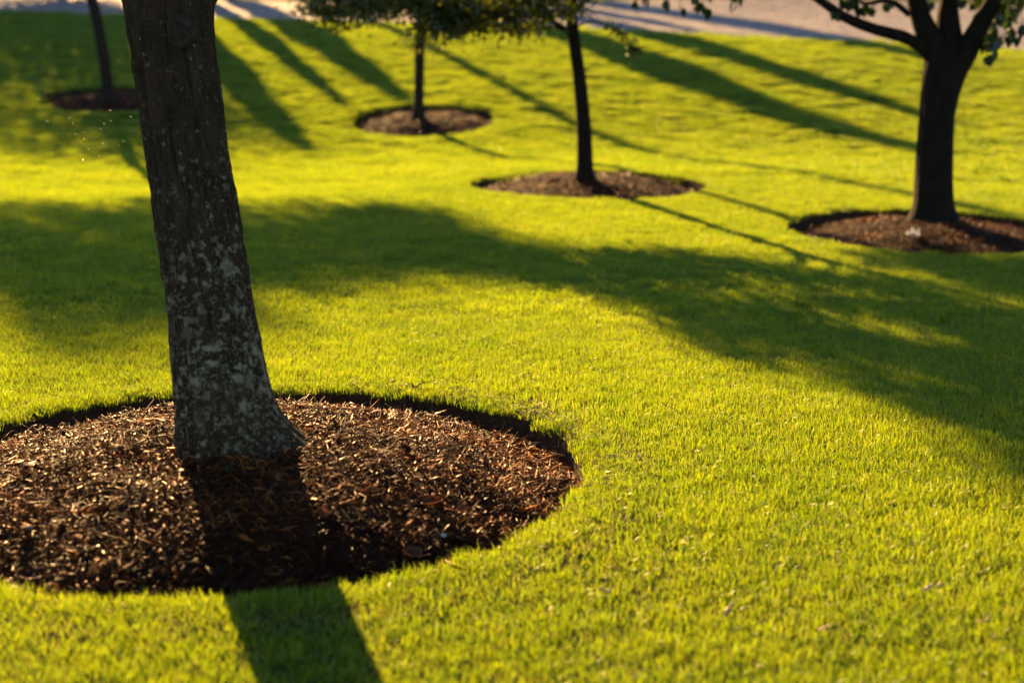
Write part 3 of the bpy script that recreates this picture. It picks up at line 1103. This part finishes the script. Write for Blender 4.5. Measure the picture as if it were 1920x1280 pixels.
crown(t3, b3, [(-1.5, y3 - .1, g3 + 1.82, .75, .70, .26), (-.7, y3, g3 + 1.80, .72, .7, .34), (-.05, y3 - .1, g3 + 1.78, .58, .6, .30), (-1.45, y3, g3 + 2.55, .62, .7, .60),
               (-.85, y3, g3 + 2.8, .80, .8, .80), (-.15, y3, g3 + 2.8, .75, .8, .70), (.35, y3, g3 + 2.95, .60, .7, .55), (-1.35, y3, g3 + 3.4, .70, .7, .60),
               (-.5, y3, g3 + 3.7, .85, .8, .55), (-1.4, y3, g3 + 4.1, .70, .6, .55), (.55, y3 - .2, g3 + 2.5, .35, .4, .30), (.30, y3, g3 + 2.32, .50, .55, .34), (.72, y3 - .2, g3 + 2.02, .45, .4, .14), (-.5, y3 - .1, g3 + 1.62, .5, .5, .18)],
      250, 125, .056, .042, M['leaf_small'], M['bark'], limbs3, 63, .115, .008)
crown(t3, b3, [(-1.55, y3 - .1, g3 + 1.80, .70, .6, .20), (-.85, y3, g3 + 1.76, .65, .6, .22), (-.15, y3 - .1, g3 + 1.72, .60, .5, .24), (.35, y3 - .1, g3 + 1.86, .40, .4, .16)],
      66, 100, .050, .034, M['leaf_small'], M['bark'], limbs3, 73, .12, .006)
# the loose spray that hangs at the right of the crown
fol = MB()
pts = spline([at(1110, 40, D3 - .2), at(1150, 52, D3 - .3), at(1185, 86, D3 - .35), at(1192, 98, D3 - .35)], 30)[6:]
r_ = np.random.default_rng(5)
pos = pts[r_.integers(0, len(pts), 260)] + r_.normal(0, .035, (260, 3))
leaves(fol, pos - b3, r_.normal(size=(260, 3)) + np.array([0, 0, -.6]), .044, .026, r_)
kind(fol.build('foliage', M['leaf'], t3), 'stuff')


# --- two slender trees far up the lawn ---------------------------------
def slender(px0, py0, pix, w, bed, label, hcrown, lobes_rel, seed, twigs, clusters):
    p, depth = base_on(bed, px0, py0)
    b = np.array([p[0], p[1], float(bed_height(bed, p[0], p[1])) - .04])
    t = thing('slender_tree', label, 'tree', b, 'slender young trees far up the lawn')
    k_ = depth / FPX / 2
    pts = [b] + [at(x, y, depth) for x, y in pix]
    last = pts[-1]
    top = last + np.array([-.05, 0, 0])
    top[2] = b[2] + hcrown + 1.4
    mid = (last + top) / 2
    mid[0] = last[0] - .02
    trunk_mesh(b, pts + [mid, top], [w * 1.35 * k_] + [w * k_] * len(pix) + [w * .8 * k_, w * .45 * k_], 28, 90, .02, [(R(20), .02, 4, .05), (R(200), .02, 4, .05)], M['bark_thin'], t, .05, .003, seed)
    lb = []
    for e in range(5):
        a_ = e * 1.257 + seed
        z_ = b[2] + hcrown - .3 + .25 * e
        s0 = np.array([top[0], top[1], z_])
        q_ = [s0, s0 + np.array([math.cos(a_) * .5, math.sin(a_) * .5, .4]), s0 + np.array([math.cos(a_) * 1.0, math.sin(a_) * 1.0, .9])]
        limb(t, b, q_, .03, .008, M['bark_thin'], 8, 7)
        lb += list(spline(q_, 8)[2:])
    crown(t, b, [(top[0] + l[0], top[1] + l[1], b[2] + l[2], l[3], l[4], l[5]) for l in lobes_rel], clusters, 85, .075, .05, M['leaf_small'], M['bark_thin'], lb, seed + 60, .16, .01)
    if twigs:
        fol, tw_ = MB(), MB()
        r = np.random.default_rng(seed)
        for (x0, y0, x1, y1, n_) in twigs:
            q_ = spline([at(x0, y0, depth), at((x0 + x1) / 2, (y0 + y1) / 2 - 4, depth), at(x1, y1, depth - .05)], 8)
            V, Q_, T_ = tube(q_, np.linspace(.010, .003, 8), 5)
            tw_.add(V - b, Q_, T_)
            pos = q_[r.integers(2, 8, n_)] + r.normal(0, .055, (n_, 3))
            leaves(fol, pos - b, r.normal(size=(n_, 3)), .055, .034, r)
        kind(fol.build('side_shoots', M['leaf_small'], t), 'stuff')
        kind(tw_.build('twigs', M['bark_thin'], t, True), 'stuff')


slender(784, 224, [(785, 190), (786, 140), (787, 90), (790, 40), (792, 0)], 19, 3, 'slender grey-brown tree with small side shoots in the upper middle', 4.7,
        [(0, 0, 5.4, 1.0, 1.0, .7), (.4, 0, 4.9, .7, .8, .4)], 3,
        [(786, 100, 748, 75, 60), (786, 92, 820, 62, 70), (787, 80, 770, 66, 40), (787, 75, 838, 48, 60), (786, 105, 770, 90, 16)], 150)
slender(205, 192, [(203, 170), (196, 120), (186, 60), (176, 10), (171, -15)], 21, 4, 'slender leaning trunk in the far bed left of the foreground tree', 4.3,
        [(.1, 0, 5.1, 1.3, .8, .9), (-1.4, 0, 5.2, 1.1, .8, .8), (1.4, 0, 5.0, 1.1, .8, .85), (1.9, .1, 4.9, .8, .6, .45), (-.9, 0, 5.8, 1.3, .8, .55), (.7, 0, 5.6, 1.1, .8, .5), (1.9, 0, 5.4, .8, .7, .4), (-1.0, 0, 6.3, 1.1, .7, .40)], 4, None, 330)


# --- trees beyond the path, above the picture, that throw the long shadows --
def columnar(radius, height, seed):
    r = np.random.default_rng(seed)
    fol = MB()
    n = 5200
    h = r.random(n) ** .9
    prof = np.clip(np.minimum((h + .02) * 6, 1.0) * np.clip((1 - h) * 3.2, 0, 1) ** .7, .03, 1)
    a = r.random(n) * 2 * math.pi
    rad = radius * prof * np.sqrt(r.random(n)) * (1 + .15 * np.sin(h * 30 + a * 2))
    pos = np.stack([np.cos(a) * rad, np.sin(a) * rad, .15 + h * (height - .15)], 1)
    ax = np.stack([np.cos(a) * .5, np.sin(a) * .5, np.full(n, 1.0)], 1) + r.normal(0, .35, (n, 3))
    leaves(fol, pos, ax, .26, .11, r)
    V, Q_, T_ = tube(np.array([(0, 0, -.2), (0, 0, height * .4), (0, 0, height * .9)]), [.07, .05, .02], 8)
    tr_ = MB().add(V, Q_, T_)
    return fol.build('foliage', M['conifer'], link=False), tr_.build('trunk', M['bark'], link=False)


colp = columnar(.42, 6.0, 91)
GCOL = 'narrow evergreens in a row beyond the path'


def plant_column(x, y, wid, height):
    t = thing('columnar_evergreen', 'narrow dark evergreen standing beyond the paved path', 'tree', (x, y, float(hz(x, y))), GCOL)
    for src_ in colp:
        o = src_.copy()
        COL.objects.link(o)
        o.parent = t
        if o.name.startswith('foliage'):
            kind(o, 'stuff')
    t.scale = (wid, wid, height / 6.0)
    return t


def shade_source(px, py, L):
    """Where something must stand, L metres towards the sun, to shade the lawn at a pixel, and how tall."""
    g = ground_at(px, py)
    x, y = g[0] + math.sin(SUN_AZ) * L, g[1] + math.cos(SUN_AZ) * L
    return x, y, g[2] + math.tan(SUN_EL) * L - float(hz(x, y))


for (px, py, L, wid) in ((572, 280, 24, .85), (640, 196, 23, .62), (757, 190, 23, 1.05), (1740, 285, 27, 1.15), (1760, 225, 26, .95), (1745, 112, 25, 1.3), (1290, 56, 22, .9)):
    x, y, h_ = shade_source(px, py, L)
    plant_column(x, y, wid, h_)


def broad(x, y, height, rad, seed, label):
    g = float(hz(x, y))
    b = np.array([x, y, g])
    t = thing('broad_tree', label, 'tree', b, 'broad trees beyond the path at left')
    trunk_mesh(b, [b, b + np.array([.05, 0, 1.2]), b + np.array([0, 0, height * .7])], [.2, .16, .06], 20, 30, .05, [], M['bark'], t, .05, 0, seed)
    anc = [b + np.array([0, 0, z]) for z in np.linspace(1.0, height * .7, 8)]
    crown(t, b, [(x, y, g + height * .55, rad, rad, height * .40), (x, y, g + height * .3, rad * .9, rad * .9, height * .22)], 230, 66, .17, .12, M['leaf'], M['bark'], anc, seed, .46, .02)


broad(-14.4, 46.3, 7.5, 2.9, 71, 'broad leafy tree beyond the far left end of the path')
broad(-19.3, 48.5, 7.8, 2.7, 72, 'taller broad tree beyond the path, at the outer left')
# lamp post beyond the path: its thin shadow crosses the lawn
lx, ly, lh = shade_source(1770, 380, 33)
lamp = thing('street_lamp', 'tall slim lamp post standing beyond the paved path', 'street lamp', (lx, ly, float(hz(lx, ly))))
V, Q, T = tube(np.array([(0, 0, -.2), (0, 0, .3), (0, 0, lh * .5), (0, 0, lh)]), [.17, .155, .145, .11], 14)
mm = NT('lamp_metal')
metal = mm.principled((.03, .03, .032), .45, .5)
MB().add(V, Q, T).build('pole', metal, lamp, True)
V, Q, T = tube(np.array([(0, 0, -.2), (0, 0, .02), (0, 0, .30), (0, 0, .34)]), [.2, .2, .15, .1], 14)
MB().add(V, Q, T).build('base', metal, lamp, True)
V, Q, T = tube(np.array([(0, 0, lh - .05), (0, 0, lh + .05), (0, 0, lh + .30), (0, 0, lh + .38)]), [.05, .16, .18, .05], 14)
MB().add(V, Q, T).build('lamp_head', metal, lamp, True)

# ------------------------------------------------------------------ small things on the ground
def curled_leaf(name, label, cat, p, size, color, seed, group=None):
    r = np.random.default_rng(seed)
    n = 9
    V = []
    for i_ in range(n):
        t = i_ / (n - 1)
        w = .36 * math.sin(math.pi * min(.04 + t * .96, 1)) ** .7
        for s in (-1, -.5, 0, .5, 1):
            V.append(((t - .5), s * w, .30 * abs(s) ** 1.6 * w * 2 + .22 * (t - .5) ** 2 * 2 + .03 * r.normal()))
    V = np.array(V) * size
    Q_ = [(i_ * 5 + j_, (i_ + 1) * 5 + j_, (i_ + 1) * 5 + j_ + 1, i_ * 5 + j_ + 1) for i_ in range(n - 1) for j_ in range(4)]
    s = NT(name + '_skin')
    obj_ = s.n('TexCoord').outputs['Object']
    c = s.mix(s.noise(60, 4, .6, obj_), tuple(v_ * .6 for v_ in color), color)
    m_ = s.leafy(c, c, .35, .015, .5)
    o = mk(name, V, Q_, None, m_, smooth=True)
    o.location = Vector(p)
    o.rotation_euler = (r.normal(0, .35), r.normal(0, .35), r.random() * 6.283)
    return tag(o, label, cat, group)


curled_leaf('fallen_leaf', 'large curled orange-brown dead leaf near the middle right of the front mulch bed', 'fallen leaf', on_bed(0, 812, 955, .02), .085, (.13, .045, .018), 1)
curled_leaf('fallen_leaf', 'reddish dead leaf lying at the front bed\'s back right rim beside grass sprouts', 'fallen leaf', on_bed(0, 985, 842, .02), .055, (.16, .06, .035), 2)
curled_leaf('fallen_leaf', 'small bright orange dead leaf just right of the foreground tree\'s shadow', 'fallen leaf', on_bed(0, 605, 972, .015), .045, (.24, .08, .025), 3)
curled_leaf('fallen_leaf', 'rusty brown dead leaf near the lower edge of the front mulch bed', 'fallen leaf', on_bed(0, 775, 1048, .015), .07, (.20, .085, .035), 4)


def stone(label, p, size, color, seed):
    r = np.random.default_rng(seed)
    nu, nv = 12, 7
    V = [(0, 0, -1)]
    for v_ in range(1, nv):
        ph = math.pi * v_ / nv - math.pi / 2
        for u_ in range(nu):
            a_ = 2 * math.pi * u_ / nu
            V.append((math.cos(ph) * math.cos(a_), math.cos(ph) * math.sin(a_), math.sin(ph)))
    V.append((0, 0, 1))
    V = np.array(V)
    V = V * (1 + .18 * vnoise(V[:, 0] * 1.4 + seed, V[:, 1] * 1.4, V[:, 2] * 1.4, seed))[:, None] * np.array([1, .75, .55]) * size
    T_ = [(0, 1 + (u_ + 1) % nu, 1 + u_) for u_ in range(nu)]
    e_ = 1 + (nv - 2) * nu
    T_ += [(len(V) - 1, e_ + u_, e_ + (u_ + 1) % nu) for u_ in range(nu)]
    Q_ = [(1 + v_ * nu + u_, 1 + v_ * nu + (u_ + 1) % nu, 1 + (v_ + 1) * nu + (u_ + 1) % nu, 1 + (v_ + 1) * nu + u_) for v_ in range(nv - 2) for u_ in range(nu)]
    s = NT('pebble_stone')
    o_ = s.n('TexCoord').outputs['Object']
    m_ = s.principled(s.mix(s.noise(90, 4, .6, o_), tuple(c_ * .7 for c_ in color), color), .7, .3)
    o = mk('pebble', V, Q_, T_, m_, smooth=True)
    o.location = Vector(p)
    o.rotation_euler = (r.normal(0, .2), r.normal(0, .2), r.random() * 6.283)
    return tag(o, label, 'pebble')


stone('small white pebble in the shaded lower right of the front mulch bed', on_bed(0, 831, 1010, .012), .011, (.62, .64, .62), 5)
stone('pinkish grey stone in the lower left of the front mulch bed', on_bed(0, 55, 1001, .02), .016, (.36, .27, .23), 6)


# scrap of white paper beside the forked tree's trunk
def paper(p):
    r = np.random.default_rng(12)
    n = 13
    u, v_ = np.meshgrid(np.linspace(-1, 1, n), np.linspace(-1, 1, n))
    x = u * .052 * (1 - .25 * np.abs(v_)) + .012 * vnoise(u * 2.2, v_ * 2.2, 1.1, 3)
    y = v_ * .035 + .022 * vnoise(u * 2.0, v_ * 2.4, 5.1, 4)
    z = .045 + .042 * vnoise(u * 2.4 + 3, v_ * 2.0, 2.1, 5) + .024 * vnoise(u * 5, v_ * 5, 2.4, 6)
    i_ = np.arange(n - 1)[:, None] * n
    j_ = np.arange(n - 1)[None]
    Q_ = np.stack([i_ + j_, i_ + j_ + 1, i_ + n + j_ + 1, i_ + n + j_], -1).reshape(-1, 4)
    s = NT('white_paper')
    m_ = s.leafy((.86, .86, .84, 1), (.90, .88, .84, 1), .62, .02, .4)
    o = mk('crumpled_paper', np.stack([x, y, z], -1), Q_, None, m_)
    o.location = Vector(p)
    return tag(o, 'crumpled scrap of white paper beside the forked tree trunk', 'litter')


paper(on_bed(1, 1711, 446))


# sprouts of green in the front bed
def sprout(label, p, n, h_, spread_, w, seed, cat='grass sprout'):
    r = np.random.default_rng(seed)
    mb_ = MB()
    for _ in range(n):
        a_ = r.random() * 6.283
        q0 = np.array([r.normal(0, .006), r.normal(0, .006), -.01])
        ln = h_ * (.6 + .5 * r.random())
        e_ = np.array([math.cos(a_) * spread_ * r.random(), math.sin(a_) * spread_ * r.random(), ln])
        md = (q0 + e_) / 2 + np.array([0, 0, ln * .15])
        P_ = spline([q0, md, e_], 5)
        sd = np.array([-math.sin(a_), math.cos(a_), 0]) * w / 2
        wd = np.array([.6, 1, .95, .6, .08])
        V = np.concatenate([np.stack([P_[i_] - sd * wd[i_], P_[i_] + sd * wd[i_]]) for i_ in range(5)])
        mb_.add(V, [(i_ * 2, i_ * 2 + 1, i_ * 2 + 3, i_ * 2 + 2) for i_ in range(4)], None, r.random() * .5 + .2)
    o = mb_.build('grass_sprout' if cat == 'grass sprout' else 'weed', M['grass'] if cat == 'grass sprout' else M['leaf'])
    o.location = Vector(p)
    return tag(o, label, cat)


sprout('tuft of long grass blades at the front bed\'s back right rim', on_bed(0, 1003, 838), 12, .085, .06, .004, 1)
sprout('thin lone grass shoot at the front bed\'s lower right edge', on_bed(0, 899, 1050), 3, .07, .02, .004, 2)
sprout('small green weed at the middle of the foreground trunk\'s foot', on_bed(0, 434, 884), 7, .035, .05, .012, 3, 'weed')
sprout('small green weed at the right of the foreground trunk\'s foot', on_bed(0, 500, 868), 6, .03, .045, .012, 4, 'weed')


# pale wood chips lying on the lawn at the lower right
def lawn_chip(label, px, py, L, W_, ang, seed):
    r = np.random.default_rng(seed)
    p = ground_at(px, py)
    n = 7
    t = np.linspace(-.5, .5, n)
    wd = W_ * (1 - 1.4 * t ** 2) * (1 + .25 * r.normal(size=n))
    P_ = np.stack([t * L, .006 * r.normal(size=n), .012 * (1 - 4 * t ** 2) * r.normal()], 1)
    V = np.concatenate([np.stack([P_[i_] + np.array([0, -wd[i_] / 2, 0]), P_[i_] + np.array([0, wd[i_] / 2, 0]), P_[i_] + np.array([0, wd[i_] * .2, W_ * .35]), P_[i_] + np.array([0, -wd[i_] * .3, W_ * .3])]) for i_ in range(n)])
    Q_ = [(i_ * 4 + j_, i_ * 4 + (j_ + 1) % 4, (i_ + 1) * 4 + (j_ + 1) % 4, (i_ + 1) * 4 + j_) for i_ in range(n - 1) for j_ in range(4)]
    Q_ += [(3, 2, 1, 0), (n * 4 - 4, n * 4 - 3, n * 4 - 2, n * 4 - 1)]
    s = NT('pale_wood')
    o_ = s.n('TexCoord').outputs['Object']
    m_ = s.principled(s.ramp(s.noise(90, 4, .6, s.mapped(o_, (.1, 1, 1))), [(.3, (.26, .17, .09)), (.7, (.48, .34, .19))]), .6, .3)
    o = mk('wood_chip', V, Q_, None, m_)
    o.location = (p[0], p[1], p[2] + .048)
    o.rotation_euler = (r.normal(0, .25), r.normal(0, .15) - .25, ang)
    tag(o, label, 'wood chip', 'pale wood chips dropped on the lawn')


lawn_chip('long pale wood chip lying on the grass at the lower right', 1736, 1132, .045, .011, R(42), 1)
lawn_chip('short pale wood chip just right of the long one on the grass', 1762, 1129, .026, .010, R(30), 2)
lawn_chip('pale wood chip on the grass near the right edge, low in the photo', 1846, 1190, .034, .010, R(55), 3)
lawn_chip('stubby pale wood chip on the grass below the front bed\'s right end', 1364, 1170, .04, .014, R(10), 4)
lawn_chip('flat pale wood chip on the grass close to the bottom edge, right of centre', 1545, 1212, .04, .011, R(35), 5)
lawn_chip('pale wood chip on the grass just right of the front bed, low in the photo', 1135, 1135, .032, .012, R(5), 6)

# gnats dancing in the low sun, left of the foreground trunk
s = NT('gnat_body')
gm = s.leafy((.30, .24, .14, 1), (.75, .65, .45, 1), .5, .15, .3)
gv = np.concatenate([np.array([(-.0022, 0, 0), (0, .0006, .0005), (.0022, 0, 0), (0, -.0006, .0005), (0, 0, -.0006)]),
                     np.array([(0, 0, .0004), (.0012, .0034, .0024), (-.0014, .0036, .0026), (0, 0, .0004), (.0012, -.0034, .0024), (-.0014, -.0036, .0026)])])
gnat = mk('gnat', gv, None, [(0, 1, 3), (1, 2, 3), (0, 4, 1), (1, 4, 2), (2, 4, 3), (3, 4, 0), (5, 6, 7), (8, 10, 9)], gm)
GN = [(72, 186), (131, 222), (136, 233), (162, 213), (142, 252), (157, 248), (156, 259), (158, 262), (90, 256), (206, 207), (208, 228), (195, 233), (190, 243), (199, 241),
      (193, 270), (185, 275), (165, 279), (120, 293), (187, 293), (198, 294), (222, 273), (232, 265), (246, 220), (154, 300), (146, 331), (88, 228)]
for i_, (x, y) in enumerate(GN):
    o = gnat if i_ == 0 else gnat.copy()
    if i_:
        COL.objects.link(o)
    o.location = Vector(at(x, y, 6.0 + 1.2 * rng.random()))
    o.rotation_euler = (rng.normal(0, .6), rng.normal(0, .6), rng.random() * 6.283)
    o.scale = [1.1 + .5 * rng.random()] * 3
    tag(o, 'tiny sunlit gnat hovering over the lawn left of the foreground trunk', 'gnat', 'gnats hovering in the low sun')
